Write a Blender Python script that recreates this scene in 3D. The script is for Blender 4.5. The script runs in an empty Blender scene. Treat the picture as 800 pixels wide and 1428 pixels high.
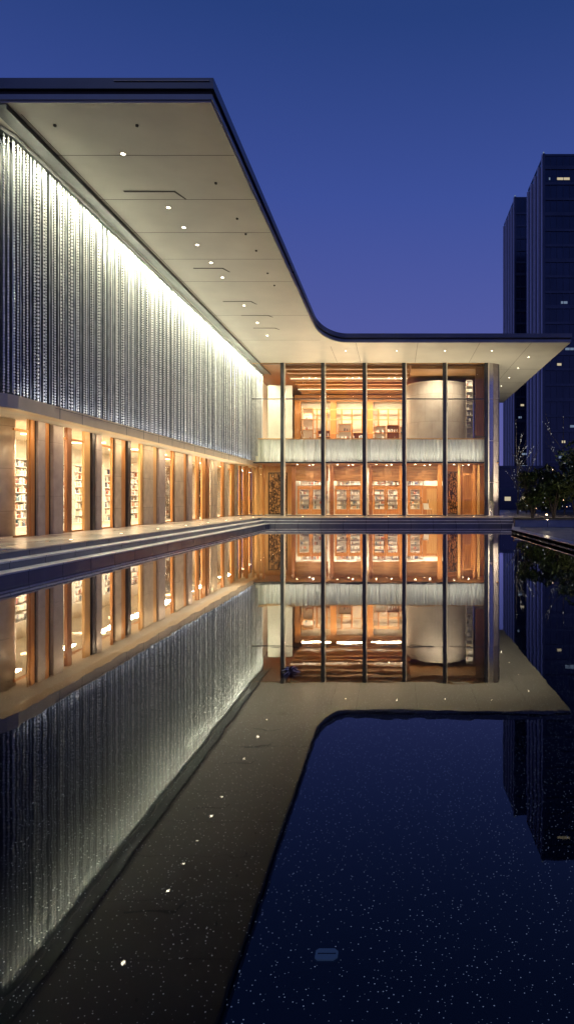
import bpy, bmesh, math, random
from mathutils import Vector, Matrix
R = random.Random(7)
PI = math.pi
sc = bpy.context.scene
COL = sc.collection
F, VX, VY, CH = 900.0, 549.0, 697.0, 1.77       # notes taken from the photograph: focal length, vanishing point, eye height
FLOOR, SOF, TOP = 0.555, 12.30, 12.90
YE, YF, YS = 43.1, 49.7, 43.7                   # eave, glass front, top edge of the front steps
XE, XC, XG = -4.75, -10.95, -12.1               # eave, curtain line, ground floor wall of the side wing

# ------------------------------------------------------------------ materials
def new_mat(name):
    m = bpy.data.materials.new(name); m.use_nodes = True
    nt = m.node_tree; nt.nodes.clear()
    out = nt.nodes.new('ShaderNodeOutputMaterial')
    return m, nt, out
def nd(nt, t, **kw):
    n = nt.nodes.new(t)
    for k, v in kw.items(): setattr(n, k, v)
    return n
def pbr(name, c1, c2=None, rough=.5, metal=0, scale=(1, 1, 1), nscale=3.0, detail=5, bump=0.0, coat=0.0, rvar=0.0, spec=0.5, emis=None, es=0, ramp=(.35, .65)):
    m, nt, out = new_mat(name)
    b = nd(nt, 'ShaderNodeBsdfPrincipled')
    b.inputs['Roughness'].default_value = rough; b.inputs['Metallic'].default_value = metal
    b.inputs['Coat Weight'].default_value = coat; b.inputs['Specular IOR Level'].default_value = spec
    nt.links.new(b.outputs[0], out.inputs[0])
    tc = nd(nt, 'ShaderNodeTexCoord'); mp = nd(nt, 'ShaderNodeMapping')
    mp.inputs['Scale'].default_value = scale
    nt.links.new(tc.outputs['Object'], mp.inputs[0])
    nz = nd(nt, 'ShaderNodeTexNoise'); nz.inputs['Scale'].default_value = nscale; nz.inputs['Detail'].default_value = detail
    nt.links.new(mp.outputs[0], nz.inputs[0])
    rp = nd(nt, 'ShaderNodeValToRGB'); e = rp.color_ramp.elements
    e[0].position, e[1].position = ramp
    e[0].color = (*c1, 1); e[1].color = (*(c2 or c1), 1)
    nt.links.new(nz.outputs[0], rp.inputs[0]); nt.links.new(rp.outputs[0], b.inputs['Base Color'])
    if bump:
        bp = nd(nt, 'ShaderNodeBump'); bp.inputs['Strength'].default_value = bump; bp.inputs['Distance'].default_value = .02
        nt.links.new(nz.outputs[0], bp.inputs['Height']); nt.links.new(bp.outputs[0], b.inputs['Normal'])
    if rvar:
        mr = nd(nt, 'ShaderNodeMapRange'); mr.inputs['To Min'].default_value = max(.02, rough-rvar); mr.inputs['To Max'].default_value = rough+rvar
        nt.links.new(nz.outputs[0], mr.inputs[0]); nt.links.new(mr.outputs[0], b.inputs['Roughness'])
    if emis:
        b.inputs['Emission Color'].default_value = (*emis, 1); b.inputs['Emission Strength'].default_value = es
    m['bsdf'] = b.name
    return m
def emit(name, c, s):
    m, nt, out = new_mat(name)
    e = nd(nt, 'ShaderNodeEmission'); e.inputs[0].default_value = (*c, 1); e.inputs[1].default_value = s
    nt.links.new(e.outputs[0], out.inputs[0]); return m
def glass(name, tint=(1, 1, 1), base=.03, amp=.75, rough=0.0):
    m, nt, out = new_mat(name)
    lw = nd(nt, 'ShaderNodeLayerWeight'); lw.inputs[0].default_value = .5
    p = nd(nt, 'ShaderNodeMath', operation='POWER'); p.inputs[1].default_value = 4.0
    nt.links.new(lw.outputs['Facing'], p.inputs[0])
    a = nd(nt, 'ShaderNodeMath', operation='MULTIPLY_ADD'); a.inputs[1].default_value = amp; a.inputs[2].default_value = base
    nt.links.new(p.outputs[0], a.inputs[0])
    t = nd(nt, 'ShaderNodeBsdfTransparent'); t.inputs[0].default_value = (*tint, 1)
    g = nd(nt, 'ShaderNodeBsdfGlossy'); g.inputs['Roughness'].default_value = rough
    mx = nd(nt, 'ShaderNodeMixShader')
    nt.links.new(a.outputs[0], mx.inputs[0]); nt.links.new(t.outputs[0], mx.inputs[1]); nt.links.new(g.outputs[0], mx.inputs[2])
    nt.links.new(mx.outputs[0], out.inputs[0]); return m

def add_seams(m, sx, sy, width=.012, dark=.45, plane='XY', off=(0, 0), offset=.0):
    """Joint lines between panels, laid out in metres on the object."""
    nt = m.node_tree; b = nt.nodes[m['bsdf']]
    tc = nd(nt, 'ShaderNodeTexCoord'); sp = nd(nt, 'ShaderNodeSeparateXYZ'); cb = nd(nt, 'ShaderNodeCombineXYZ')
    nt.links.new(tc.outputs['Object'], sp.inputs[0])
    nt.links.new(sp.outputs[plane[0]], cb.inputs[0]); nt.links.new(sp.outputs[plane[1]], cb.inputs[1])
    mp = nd(nt, 'ShaderNodeMapping'); mp.inputs['Location'].default_value = (*off, 0)
    nt.links.new(cb.outputs[0], mp.inputs[0])
    br = nd(nt, 'ShaderNodeTexBrick'); br.offset = offset; br.squash = 1
    br.inputs['Color1'].default_value = (1, 1, 1, 1); br.inputs['Color2'].default_value = (.88, .88, .88, 1)
    br.inputs['Mortar'].default_value = (dark, dark, dark, 1); br.inputs['Scale'].default_value = 1
    br.inputs['Mortar Size'].default_value = width; br.inputs['Mortar Smooth'].default_value = .1
    br.inputs['Brick Width'].default_value = sx; br.inputs['Row Height'].default_value = sy
    nt.links.new(mp.outputs[0], br.inputs[0])
    src = b.inputs['Base Color'].links[0].from_socket
    mx = nd(nt, 'ShaderNodeMix', data_type='RGBA', blend_type='MULTIPLY'); mx.inputs[0].default_value = 1
    nt.links.new(src, mx.inputs[6]); nt.links.new(br.outputs[0], mx.inputs[7]); nt.links.new(mx.outputs[2], b.inputs['Base Color'])
    return m

M = {}
M['soffit'] = pbr('soffit_panel', (.43, .415, .37), (.54, .52, .46), rough=.42, nscale=.8, detail=12, bump=.12, rvar=.12, ramp=(.2, .8))
M['fascia'] = pbr('dark_fascia_metal', (.10, .108, .125), (.14, .148, .165), rough=.3, metal=.6, nscale=.6, rvar=.1)
M['fasc2'] = pbr('grey_fascia_metal', (.20, .21, .23), (.26, .27, .29), rough=.35, metal=.5, nscale=.8, rvar=.1)
M['seam'] = pbr('joint', (.05, .045, .04), rough=.8)
M['roof'] = pbr('roof_membrane', (.10, .10, .11), (.15, .15, .16), rough=.8)
M['beam'] = pbr('beam_stone', (.70, .56, .38), (.78, .64, .45), rough=.4, nscale=1.3)
M['edge'] = pbr('pale_edge_metal', (.80, .74, .62), (.88, .82, .70), rough=.35, metal=.15)
M['stone'] = add_seams(pbr('beige_stone', (.46, .38, .28), (.60, .51, .39), rough=.45, nscale=2.5, detail=10, bump=.1), 40, 1.4, .008, .5, 'XZ')
M['mauve'] = add_seams(pbr('mauve_stone', (.34, .29, .27), (.42, .36, .34), rough=.4, nscale=3, detail=9, bump=.08), 40, 1.9, .006, .5, 'XZ')
M['steel'] = pbr('dark_steel', (.06, .062, .07), (.09, .09, .10), rough=.32, metal=.8, nscale=1.5)
M['polish'] = pbr('polished_steel', (.55, .52, .50), (.68, .64, .60), rough=.2, metal=1, scale=(1, 1, .1), nscale=4, rvar=.08)
M['champ'] = pbr('champagne_metal', (.50, .44, .34), (.60, .53, .42), rough=.38, metal=.35, nscale=1.2, rvar=.1)
def wood(name, a, b, r=.4):
    return pbr(name, a, b, rough=r, scale=(7, 7, .35), nscale=2.2, detail=9, bump=.12, rvar=.08, ramp=(.3, .7))
M['wood'] = wood('honey_timber', (.46, .18, .045), (.66, .31, .09))
M['woodd'] = wood('brown_timber', (.20, .075, .025), (.34, .13, .045))
M['woodl'] = wood('golden_timber', (.58, .32, .11), (.72, .44, .18))
M['woodh'] = pbr('timber_boards', (.34, .15, .05), (.52, .27, .10), rough=.4, scale=(.35, 5, 5), nscale=2.2, detail=9, bump=.12)
M['dark'] = pbr('dark_lattice_bronze', (.035, .022, .015), (.06, .035, .02), rough=.4, metal=.5)
M['cream'] = pbr('cream_plaster', (.72, .66, .55), (.80, .75, .64), rough=.7, nscale=1.5)
M['drum'] = add_seams(pbr('drum_panel', (.42, .36, .30), (.50, .44, .37), rough=.6, nscale=1, detail=6), 1.15, 2.3, .012, .6, 'XZ', off=(.3, .9), offset=.5)
M['white'] = pbr('white_board', (.78, .77, .74), (.84, .83, .80), rough=.5)
M['terr'] = add_seams(pbr('terrace_stone', (.46, .41, .35), (.56, .50, .43), rough=.22, nscale=1.1, detail=10, rvar=.12), 1.2, .9, .006, .45, 'XY', offset=.5)
M['riser'] = add_seams(pbr('slate_step', (.13, .14, .19), (.16, .17, .22), rough=.22, nscale=1.6, detail=8, rvar=.10), 1.5, 1.5, .014, .25, 'XY', off=(.37, .41))
M['nose'] = add_seams(pbr('pale_nosing', (.52, .52, .56), (.72, .72, .75), rough=.3, nscale=1.5, detail=10), 1.5, 1.5, .014, .3, 'XY', off=(.37, .41))
M['pave'] = add_seams(pbr('grey_paving', (.20, .21, .23), (.28, .29, .31), rough=.55, nscale=2, detail=9, bump=.1), .9, .6, .01, .5, 'XY', offset=.5)
M['ground'] = pbr('plaza_ground', (.06, .062, .065), (.10, .10, .105), rough=.8, nscale=.3, detail=8)
M['panel'] = add_seams(pbr('planter_panel', (.22, .25, .30), (.28, .31, .36), rough=.4, nscale=1.5), 1.9, 5, .02, .3, 'XZ')
M['glass'] = glass('window_glass', (.97, .98, .97))
M['back'] = pbr('curtain_backing', (.014, .018, .028), (.022, .028, .04), rough=.55, spec=.3, scale=(1, 1, .2), nscale=2)
M['vane'] = pbr('slate_vane', (.05, .06, .075), (.09, .10, .12), rough=.35, metal=.4)
M['bead'] = pbr('crystal_bead', (.84, .86, .90), (.95, .96, .98), rough=.22, metal=.25, nscale=9, detail=2, rvar=.1)
M['rod'] = pbr('crystal_rod', (.40, .43, .48), (.62, .65, .70), rough=.25, metal=.3, scale=(1, 1, .3), nscale=6)
M['pleat'] = pbr('white_strand_screen', (.70, .70, .64), (.88, .88, .82), rough=.35, scale=(5, 5, .6), nscale=4, ramp=(.3, .6))
M['led'] = emit('led_strip', (1, .93, .72), 14)
M['lamp'] = emit('lamp_face', (1, .90, .68), 22)
M['warmlamp'] = emit('warm_lamp_face', (1, .72, .38), 9)
M['softlamp'] = emit('soft_light_line', (1, .76, .48), 2.5)
M['bulb'] = emit('fairy_bulb', (.92, .95, 1), .8)
M['bulbw'] = emit('warm_fairy_bulb', (1, .62, .35), 5)
M['bark'] = pbr('bark', (.05, .04, .03), (.10, .08, .06), rough=.9, nscale=8, bump=.5)
M['litbark'] = pbr('pale_bark', (.06, .055, .05), (.12, .11, .10), rough=.8, nscale=8, bump=.4)
M['leaf'] = pbr('leaf', (.03, .055, .02), (.07, .115, .035), rough=.5, nscale=1.6, detail=2)
M['leaf2'] = pbr('leaf_olive', (.035, .055, .02), (.08, .11, .04), rough=.5, nscale=1.6, detail=2)
M['soil'] = pbr('soil', (.03, .025, .02), (.05, .04, .03), rough=.95, nscale=8)
M['tower'] = pbr('tower_glass', (.022, .036, .070), (.040, .058, .105), rough=.15, metal=.3, nscale=.15, rvar=.05)
M['tband'] = pbr('tower_spandrel', (.05, .065, .10), (.075, .09, .13), rough=.35, metal=.4, nscale=.2)
M['fin'] = pbr('tower_fin_metal', (.74, .76, .86), (.82, .84, .92), rough=.4, metal=.1)
M['lit1'] = emit('lit_office_warm', (1, .85, .55), .55)
M['lit2'] = emit('lit_office_cool', (.50, .68, 1), .28)
BC = [(.75, .72, .66), (.55, .16, .08), (.08, .10, .18), (.62, .52, .34), (.10, .22, .30), (.82, .80, .76), (.28, .10, .06), (.15, .14, .13)]
for i, c in enumerate(BC): M['book%d' % i] = pbr('book_cover', c, tuple(x*.9 for x in c), rough=.5)

# ------------------------------------------------------------------ object helpers
def link(o, parent=None):
    COL.objects.link(o)
    if parent:
        o.parent = parent
        if parent.name == 'library_building': o.location = -parent.location      # meshes are laid out in site metres
    return o
def tag(o, label, cat, group=None, kind=None):
    o['label'] = label
    if cat: o['category'] = cat
    if group: o['group'] = group
    if kind: o['kind'] = kind
    return o
def empty(name, loc, label, cat, group=None):
    o = bpy.data.objects.new(name, None); o.location = loc; o.empty_display_size = .2
    link(o); return tag(o, label, cat, group)
class MB:
    def __init__(s): s.v = []; s.f = []; s.mi = []
    def add(s, vs, fs, mi=0):
        n = len(s.v); s.v += [tuple(v) for v in vs]
        for f in fs: s.f.append([n+i for i in f]); s.mi.append(mi)
    def box(s, x0, x1, y0, y1, z0, z1, mi=0):
        x0, x1 = min(x0, x1), max(x0, x1); y0, y1 = min(y0, y1), max(y0, y1)
        s.add([(x, y, z) for z in (z0, z1) for (x, y) in ((x0, y0), (x1, y0), (x1, y1), (x0, y1))],
              [(3, 2, 1, 0), (4, 5, 6, 7), (0, 1, 5, 4), (1, 2, 6, 5), (2, 3, 7, 6), (3, 0, 4, 7)], mi); return s
    def bev(s, x0, x1, y0, y1, z0, z1, b=.012, mi=0):
        """upright post with chamfered vertical edges"""
        x0, x1 = min(x0, x1), max(x0, x1); y0, y1 = min(y0, y1), max(y0, y1); b = min(b, (x1-x0)*.3, (y1-y0)*.3)
        p = [(x0+b, y0), (x1-b, y0), (x1, y0+b), (x1, y1-b), (x1-b, y1), (x0+b, y1), (x0, y1-b), (x0, y0+b)]
        return s.prism(p, z0, z1, mi)
    def prism(s, pts, z0, z1, mi=0, cap=True):
        n = len(pts)
        fs = [(i, (i+1) % n, n+(i+1) % n, n+i) for i in range(n)]
        if cap: fs += [tuple(reversed(range(n))), tuple(range(n, 2*n))]
        s.add([(p[0], p[1], z0) for p in pts]+[(p[0], p[1], z1) for p in pts], fs, mi); return s
    def tube(s, pts, rad, n=6, mi=0, cap=True):
        pts = [Vector(p) for p in pts]; vs = []; fs = []
        rad = rad if isinstance(rad, (list, tuple)) else [rad]*len(pts)
        for i, p in enumerate(pts):
            d = (pts[min(i+1, len(pts)-1)]-pts[max(i-1, 0)]).normalized()
            a = Vector((1, 0, 0)) if abs(d.x) < .9 else Vector((0, 1, 0))
            u = d.cross(a).normalized(); w = d.cross(u)
            for k in range(n):
                t = 2*PI*k/n; vs.append(p+(u*math.cos(t)+w*math.sin(t))*rad[i])
        for i in range(len(pts)-1):
            for k in range(n): fs.append((i*n+k, i*n+(k+1) % n, (i+1)*n+(k+1) % n, (i+1)*n+k))
        if cap: fs += [tuple(reversed(range(n))), tuple((len(pts)-1)*n+k for k in range(n))]
        s.add(vs, fs, mi); return s
    def build(s, name, mats, parent=None, smooth=False):
        me = bpy.data.meshes.new(name); me.from_pydata(s.v, [], s.f)
        mats = mats if isinstance(mats, (list, tuple)) else [mats]
        for m in mats: me.materials.append(M[m] if isinstance(m, str) else m)
        me.polygons.foreach_set('material_index', s.mi)
        me.polygons.foreach_set('use_smooth', [smooth]*len(s.f))
        bm = bmesh.new(); bm.from_mesh(me); bmesh.ops.recalc_face_normals(bm, faces=bm.faces); bm.to_mesh(me); bm.free()
        return link(bpy.data.objects.new(name, me), parent)
def area(name, loc, sx, sy, power, color, direction=(0, 0, -1), spread=180):
    l = bpy.data.lights.new(name, 'AREA'); l.shape = 'RECTANGLE'; l.size = sx; l.size_y = sy; l.energy = power; l.color = color
    l.spread = math.radians(spread)
    o = bpy.data.objects.new(name, l); o.location = loc
    z = -Vector(direction).normalized(); x = Vector((1, 0, 0)); x = (x-z*x.dot(z)).normalized(); y = z.cross(x)
    o.rotation_euler = Matrix((x, y, z)).transposed().to_euler(); COL.objects.link(o); return o
def spot(name, loc, power, color, direction, size=100, blend=.8, rad=.08):
    l = bpy.data.lights.new(name, 'SPOT'); l.energy = power; l.color = color; l.spot_size = math.radians(size); l.spot_blend = blend; l.shadow_soft_size = rad
    o = bpy.data.objects.new(name, l); o.location = loc
    o.rotation_euler = Vector(direction).to_track_quat('-Z', 'Y').to_euler(); COL.objects.link(o); return o
WARM = (1, .70, .40); CREAM = (1, .86, .60)

# ------------------------------------------------------------------ camera
cam = bpy.data.cameras.new('camera'); co = bpy.data.objects.new('camera', cam); COL.objects.link(co)
cam.sensor_fit = 'HORIZONTAL'; cam.sensor_width = 36; cam.lens = F/800*36
cam.shift_x = -(VX-400)/800; cam.shift_y = -(714-VY)/800
cam.clip_start = .05; cam.clip_end = 3000
co.location = (0, 0, CH); co.rotation_euler = (PI/2, 0, 0); sc.camera = co

# ------------------------------------------------------------------ sky
w = bpy.data.worlds.new('World'); sc.world = w; w.use_nodes = True; nt = w.node_tree; nt.nodes.clear()
wo = nd(nt, 'ShaderNodeOutputWorld'); bg = nd(nt, 'ShaderNodeBackground')
sky = nd(nt, 'ShaderNodeTexSky', sky_type='NISHITA'); sky.sun_disc = False
sky.sun_elevation = math.radians(1.5); sky.sun_rotation = math.radians(200); sky.air_density = 1.5; sky.ozone_density = 5
tc = nd(nt, 'ShaderNodeTexCoord'); sp = nd(nt, 'ShaderNodeSeparateXYZ'); rp = nd(nt, 'ShaderNodeValToRGB')
nt.links.new(tc.outputs['Generated'], sp.inputs[0]); nt.links.new(sp.outputs['Z'], rp.inputs[0])
e = rp.color_ramp.elements
e[0].position = 0.0; e[0].color = (.130, .128, .400, 1)
e[1].position = 1.0; e[1].color = (.010, .024, .090, 1)
for p, c in ((.25, (.088, .102, .370)), (.42, (.049, .078, .325)), (.60, (.021, .048, .205))):
    q = e.new(p); q.color = (*c, 1)
mx = nd(nt, 'ShaderNodeMix', data_type='RGBA', blend_type='ADD'); mx.inputs[0].default_value = 1
sc1 = nd(nt, 'ShaderNodeVectorMath', operation='SCALE'); sc1.inputs['Scale'].default_value = .04
nt.links.new(sky.outputs[0], sc1.inputs[0]); nt.links.new(sc1.outputs[0], mx.inputs[7]); nt.links.new(rp.outputs[0], mx.inputs[6])
nt.links.new(mx.outputs[2], bg.inputs[0]); bg.inputs[1].default_value = .9
nt.links.new(bg.outputs[0], wo.inputs[0])
sl = bpy.data.lights.new('sun', 'SUN'); sl.energy = .02; sl.angle = math.radians(12); sl.color = (.7, .75, 1)
so = bpy.data.objects.new('sun', sl); so.rotation_euler = (math.radians(60), 0, math.radians(-20)); COL.objects.link(so)

# ------------------------------------------------------------------ ground, pool, terrace
def struct(o, label=None):
    o['kind'] = 'structure'
    if label: o['label'] = label
    return o
PX0, PX1, PY0 = -8.25, 6.3, -14.0                # pool
mb = MB(); z = -.02
def quad(x0, x1, y0, y1, zz): mb.add([(x0, y0, zz), (x1, y0, zz), (x1, y1, zz), (x0, y1, zz)], [(0, 1, 2, 3)])
quad(-1500, 1500, 75, 2500, z); quad(-1500, 1500, -1500, PY0, z); quad(-1500, -40, PY0, 75, z); quad(90, 1500, PY0, 75, z)
quad(-40, -8.9, PY0, 75, z); quad(8.3, 90, PY0, 75, z); quad(-8.9, 8.3, 44.5, 75, z)
struct(mb.build('ground', 'ground'))
# pool floor: black granite with glittering chips
m, nt, out = new_mat('speckled_granite')
b = nd(nt, 'ShaderNodeBsdfPrincipled'); b.inputs['Roughness'].default_value = .35
nt.links.new(b.outputs[0], out.inputs[0])
tc = nd(nt, 'ShaderNodeTexCoord'); vo = nd(nt, 'ShaderNodeTexVoronoi'); vo.inputs['Scale'].default_value = 54
nz = nd(nt, 'ShaderNodeTexNoise'); nz.inputs['Scale'].default_value = 1.1; nz.inputs['Detail'].default_value = 6
nt.links.new(tc.outputs['Object'], vo.inputs[0]); nt.links.new(tc.outputs['Object'], nz.inputs[0])
sp = nd(nt, 'ShaderNodeSeparateColor'); nt.links.new(vo.outputs['Color'], sp.inputs[0])
th = nd(nt, 'ShaderNodeMath', operation='MULTIPLY_ADD'); th.inputs[1].default_value = .085; th.inputs[2].default_value = .075
nt.links.new(sp.outputs[0], th.inputs[0])
lt = nd(nt, 'ShaderNodeMath', operation='LESS_THAN'); nt.links.new(vo.outputs['Distance'], lt.inputs[0]); nt.links.new(th.outputs[0], lt.inputs[1])
g2 = nd(nt, 'ShaderNodeMath', operation='GREATER_THAN'); g2.inputs[1].default_value = .04; nt.links.new(sp.outputs[1], g2.inputs[0])
mu = nd(nt, 'ShaderNodeMath', operation='MULTIPLY'); nt.links.new(lt.outputs[0], mu.inputs[0]); nt.links.new(g2.outputs[0], mu.inputs[1])
mu2 = nd(nt, 'ShaderNodeMath', operation='MULTIPLY'); mu2.inputs[1].default_value = 1; nt.links.new(mu.outputs[0], mu2.inputs[0])
rp = nd(nt, 'ShaderNodeValToRGB'); rp.color_ramp.elements[0].color = (.004, .005, .008, 1); rp.color_ramp.elements[1].color = (.016, .018, .024, 1)
nt.links.new(nz.outputs[0], rp.inputs[0])
mx = nd(nt, 'ShaderNodeMix', data_type='RGBA'); mx.inputs[7].default_value = (.95, .95, .98, 1)
nt.links.new(mu2.outputs[0], mx.inputs[0]); nt.links.new(rp.outputs[0], mx.inputs[6]); nt.links.new(mx.outputs[2], b.inputs['Base Color'])
# glint of the granite chips put in as emission, varied from chip to chip
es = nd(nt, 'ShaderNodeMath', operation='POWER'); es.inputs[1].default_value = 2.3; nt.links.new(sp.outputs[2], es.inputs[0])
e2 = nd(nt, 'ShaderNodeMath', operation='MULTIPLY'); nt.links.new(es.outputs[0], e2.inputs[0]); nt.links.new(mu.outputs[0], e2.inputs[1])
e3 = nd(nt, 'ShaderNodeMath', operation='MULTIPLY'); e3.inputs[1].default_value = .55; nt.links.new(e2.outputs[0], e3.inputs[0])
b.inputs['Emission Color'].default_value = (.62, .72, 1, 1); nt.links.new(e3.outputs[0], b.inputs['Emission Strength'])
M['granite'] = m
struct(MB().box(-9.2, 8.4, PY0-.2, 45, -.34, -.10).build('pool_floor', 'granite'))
# water: a still film over the granite
m, nt, out = new_mat('still_water')
fr = nd(nt, 'ShaderNodeFresnel'); fr.inputs[0].default_value = 1.6
pw1 = nd(nt, 'ShaderNodeMath', operation='POWER'); pw1.inputs[1].default_value = 1.4; nt.links.new(fr.outputs[0], pw1.inputs[0])
pw2 = nd(nt, 'ShaderNodeMath', operation='MULTIPLY', use_clamp=True); pw2.inputs[1].default_value = 1.8; nt.links.new(pw1.outputs[0], pw2.inputs[0])
tr = nd(nt, 'ShaderNodeBsdfTransparent'); tr.inputs[0].default_value = (.80, .88, .97, 1)
gl = nd(nt, 'ShaderNodeBsdfGlossy'); gl.inputs['Roughness'].default_value = .012; gl.inputs[0].default_value = (.97, .97, 1, 1)
tc = nd(nt, 'ShaderNodeTexCoord'); nz = nd(nt, 'ShaderNodeTexNoise'); nz.inputs['Scale'].default_value = 1.7; nz.inputs['Detail'].default_value = 3
nt.links.new(tc.outputs['Object'], nz.inputs[0])
bp = nd(nt, 'ShaderNodeBump'); bp.inputs['Strength'].default_value = .08; bp.inputs['Distance'].default_value = .010
nt.links.new(nz.outputs[0], bp.inputs['Height']); nt.links.new(bp.outputs[0], gl.inputs['Normal'])
mx = nd(nt, 'ShaderNodeMixShader')
nt.links.new(pw2.outputs[0], mx.inputs[0]); nt.links.new(tr.outputs[0], mx.inputs[1]); nt.links.new(gl.outputs[0], mx.inputs[2])
nt.links.new(mx.outputs[0], out.inputs[0]); M['water'] = m
mb = MB(); mb.add([(-8.5, PY0+.1, 0), (8.3, PY0+.1, 0), (8.3, 43.6, 0), (-8.5, 43.6, 0)], [(0, 1, 2, 3)])
struct(mb.build('water', 'water'))

# terrace with its steps along the pool: three risers, pale nosings
lv = [(0, FLOOR), (.42, .37), (.85, .185)]
mb = MB(); mb.box(-34, -9.1, 16, 75, -.3, FLOOR); mb.box(-9.1, 8.0, YS, 75, -.3, FLOOR); mb.box(8.0, 13, 45.5, 75, -.3, FLOOR)
struct(mb.build('terrace', 'terr'))
mb = MB(); nb = MB()
for k, (o1, zt) in enumerate(lv):
    x = -9.1+o1; y = YS-o1
    if k:
        px = -9.1+lv[k-1][0]; py = YS-lv[k-1][0]
        mb.box(px, x, 5, y, -.3, zt-.02); mb.box(x, 8.0, y, py, -.3, zt-.02); mb.box(px, x, y, py, -.3, zt-.02)
        nb.box(px+.004, x+.02, 4.99, y-.02, zt-.018, zt+.02); nb.box(px+.004, 8.0, y-.02, py-.004, zt-.018, zt+.02)
struct(mb.build('steps', 'riser'))
struct(nb.build('steps_nosing', 'nose'))
mb = MB(); mb.box(-34, -9.105, 16.0, 15.55, -.3, FLOOR-.02)      # near end face cladding
mb.box(-9.1, -9.08, 5, YS-.02, .385, FLOOR-.03); mb.box(-9.08, 8.0, YS-.02, YS, .385, FLOOR-.03)
mb.box(-34, -9.1, 5, 15.55, -.3, FLOOR-.004)
struct(mb.build('terrace_cladding', 'riser'))
nb = MB(); nb.box(-9.1, -9.05, 5, YS-.05, FLOOR-.028, FLOOR+.006); nb.box(-9.1, 8.0, YS-.05, YS, FLOOR-.028, FLOOR+.006)
struct(nb.build('terrace_edging', 'terr'))
# right bank: paving, kerb towards the water
bank = [(PX1, PY0), (60, PY0), (60, 75), (13, 75), (13, 45.5), (8.02, 45.5), (8.02, YS), (6.42, 35.0), (6.3, 34.6)]
mb = MB(); mb.prism(bank, -.3, .17)
struct(mb.build('paving', 'pave'))
mb = MB(); ex = [(6.3, PY0), (6.3, 34.6), (6.42, 35.0), (8.02, YS-.4)]
for i in range(3):
    a, c = Vector(ex[i]), Vector(ex[i+1]); n = Vector((-(c-a).y, (c-a).x)).normalized()
    for (o0, o1, z0, z1, mi) in ((.03, -.42, .17, .205, 0), (.0, -.02, .03, .17, 1)):
        mb.prism([tuple(a+n*o0), tuple(c+n*o0), tuple(c+n*o1), tuple(a+n*o1)], z0, z1, mi)
struct(mb.build('kerb', ['nose', 'riser']))

# ------------------------------------------------------------------ library building
bld = empty('library_building', (-10, 50, FLOOR), 'long low library with a broad overhanging roof, lit bead curtain wing and tall glass front', 'building')
a_, b_ = 1.65, 4.2
curve = [(XE+a_-a_*math.cos(t*PI/28), YE-b_+b_*math.sin(t*PI/28)) for t in range(15)]
XR, YB = 11.9, 70.0
def outline(ins):
    c = [(x-ins*math.cos(t*PI/28), y+ins*math.sin(t*PI/28)) for t, (x, y) in enumerate(curve)]
    return [(-30, 17.0+ins), (XE-ins, 17.0+ins)]+c+[(XR-ins, YE+ins), (XR-ins, YB-ins), (-30, YB-ins)]
def slab(mb, pts, z0, z1, mi=0):
    bm = bmesh.new(); n = len(pts)
    vs = [bm.verts.new((p[0], p[1], z0)) for p in pts]; f = bm.faces.new(vs)
    bmesh.ops.triangulate(bm, faces=[f]); bm.verts.index_update()
    tri = [[v.index for v in f.verts] for f in bm.faces]; bm.free()
    mb.prism(pts, z0, z1, mi, cap=False)
    mb.add([(p[0], p[1], z0) for p in pts], tri, mi); mb.add([(p[0], p[1], z1) for p in pts], tri, mi)
mb = MB(); slab(mb, outline(0), 12.62, TOP)
roof = mb.build('roof', 'fascia', bld)
mb = MB(); slab(mb, outline(.10), 12.50, 12.62); mb.build('shadow_gap', 'seam', roof)
mb = MB(); slab(mb, outline(.05), 12.36, 12.50); mb.build('lower_fascia', 'fasc2', roof)
mb = MB(); mb.box(-7.37, -4.85, 16.965, 16.997, 12.80, 12.82); mb.build('drip_trim', 'champ', roof)
mb = MB(); slab(mb, outline(.45), TOP, TOP+.05); mb.build('roof_covering', 'roof', roof)
mb = MB(); slab(mb, outline(.09), SOF, 12.36)
sof = mb.build('soffit', 'soffit', bld)
g = MB(); zs = SOF-.004
for y in (19.7, 22.6, 25.4, 28.2, 31.1, 36.8, 42.5): g.box(-10.85, XE-.12, y-.012, y+.012, zs, SOF-.001)
g.box(-10.17, -10.145, 17.6, YF-.5, zs, SOF-.001)
for x in (-2.55, 1.6, 5.75, 9.2): g.box(x-.01, x+.01, YE+.12, YF-.2 if x < 8 else YB-.2, zs, SOF-.001)
g.box(XE+.4, XE+.42, 44.2, YF-.3, zs, SOF-.001)
for y in (52, 58, 64): g.box(8.5, XR-.12, y-.012, y+.012, zs, SOF-.001)
g.build('panel_joint', 'seam', sof)
# angled air slots
for (y, x0, x1, l) in ((22.0, -9.2, -7.5, .8), (29.3, -9.1, -7.8, .7), (34.2, -9.05, -7.6, .7), (36.8, -8.7, -7.2, .5), (39.5, -8.6, -7.3, .5)):
    s_ = MB(); s_.box(x0, x1, y-.05, y+.05, SOF-.012, SOF-.006)
    s_.prism([(x1, y-.05), (x1+.06, y-.05), (x1+.26, y+l*.7), (x1+.2, y+l*.7), (x1, y+.05)], SOF-.012, SOF-.006)
    s_.build('air_slot', 'seam', sof)
for (x, y) in ((-5.9, 21.4), (-5.85, 24.1), (-5.85, 25.5), (-5.8, 27.2), (-5.85, 29.9), (-5.85, 31.6), (-9.5, 18.1), (-7.2, 18.1)):
    s_ = MB(); s_.tube([(x, y, SOF-.05), (x, y, SOF-.001)], .042, 10); s_.build('sprinkler', 'seam', sof)

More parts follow.
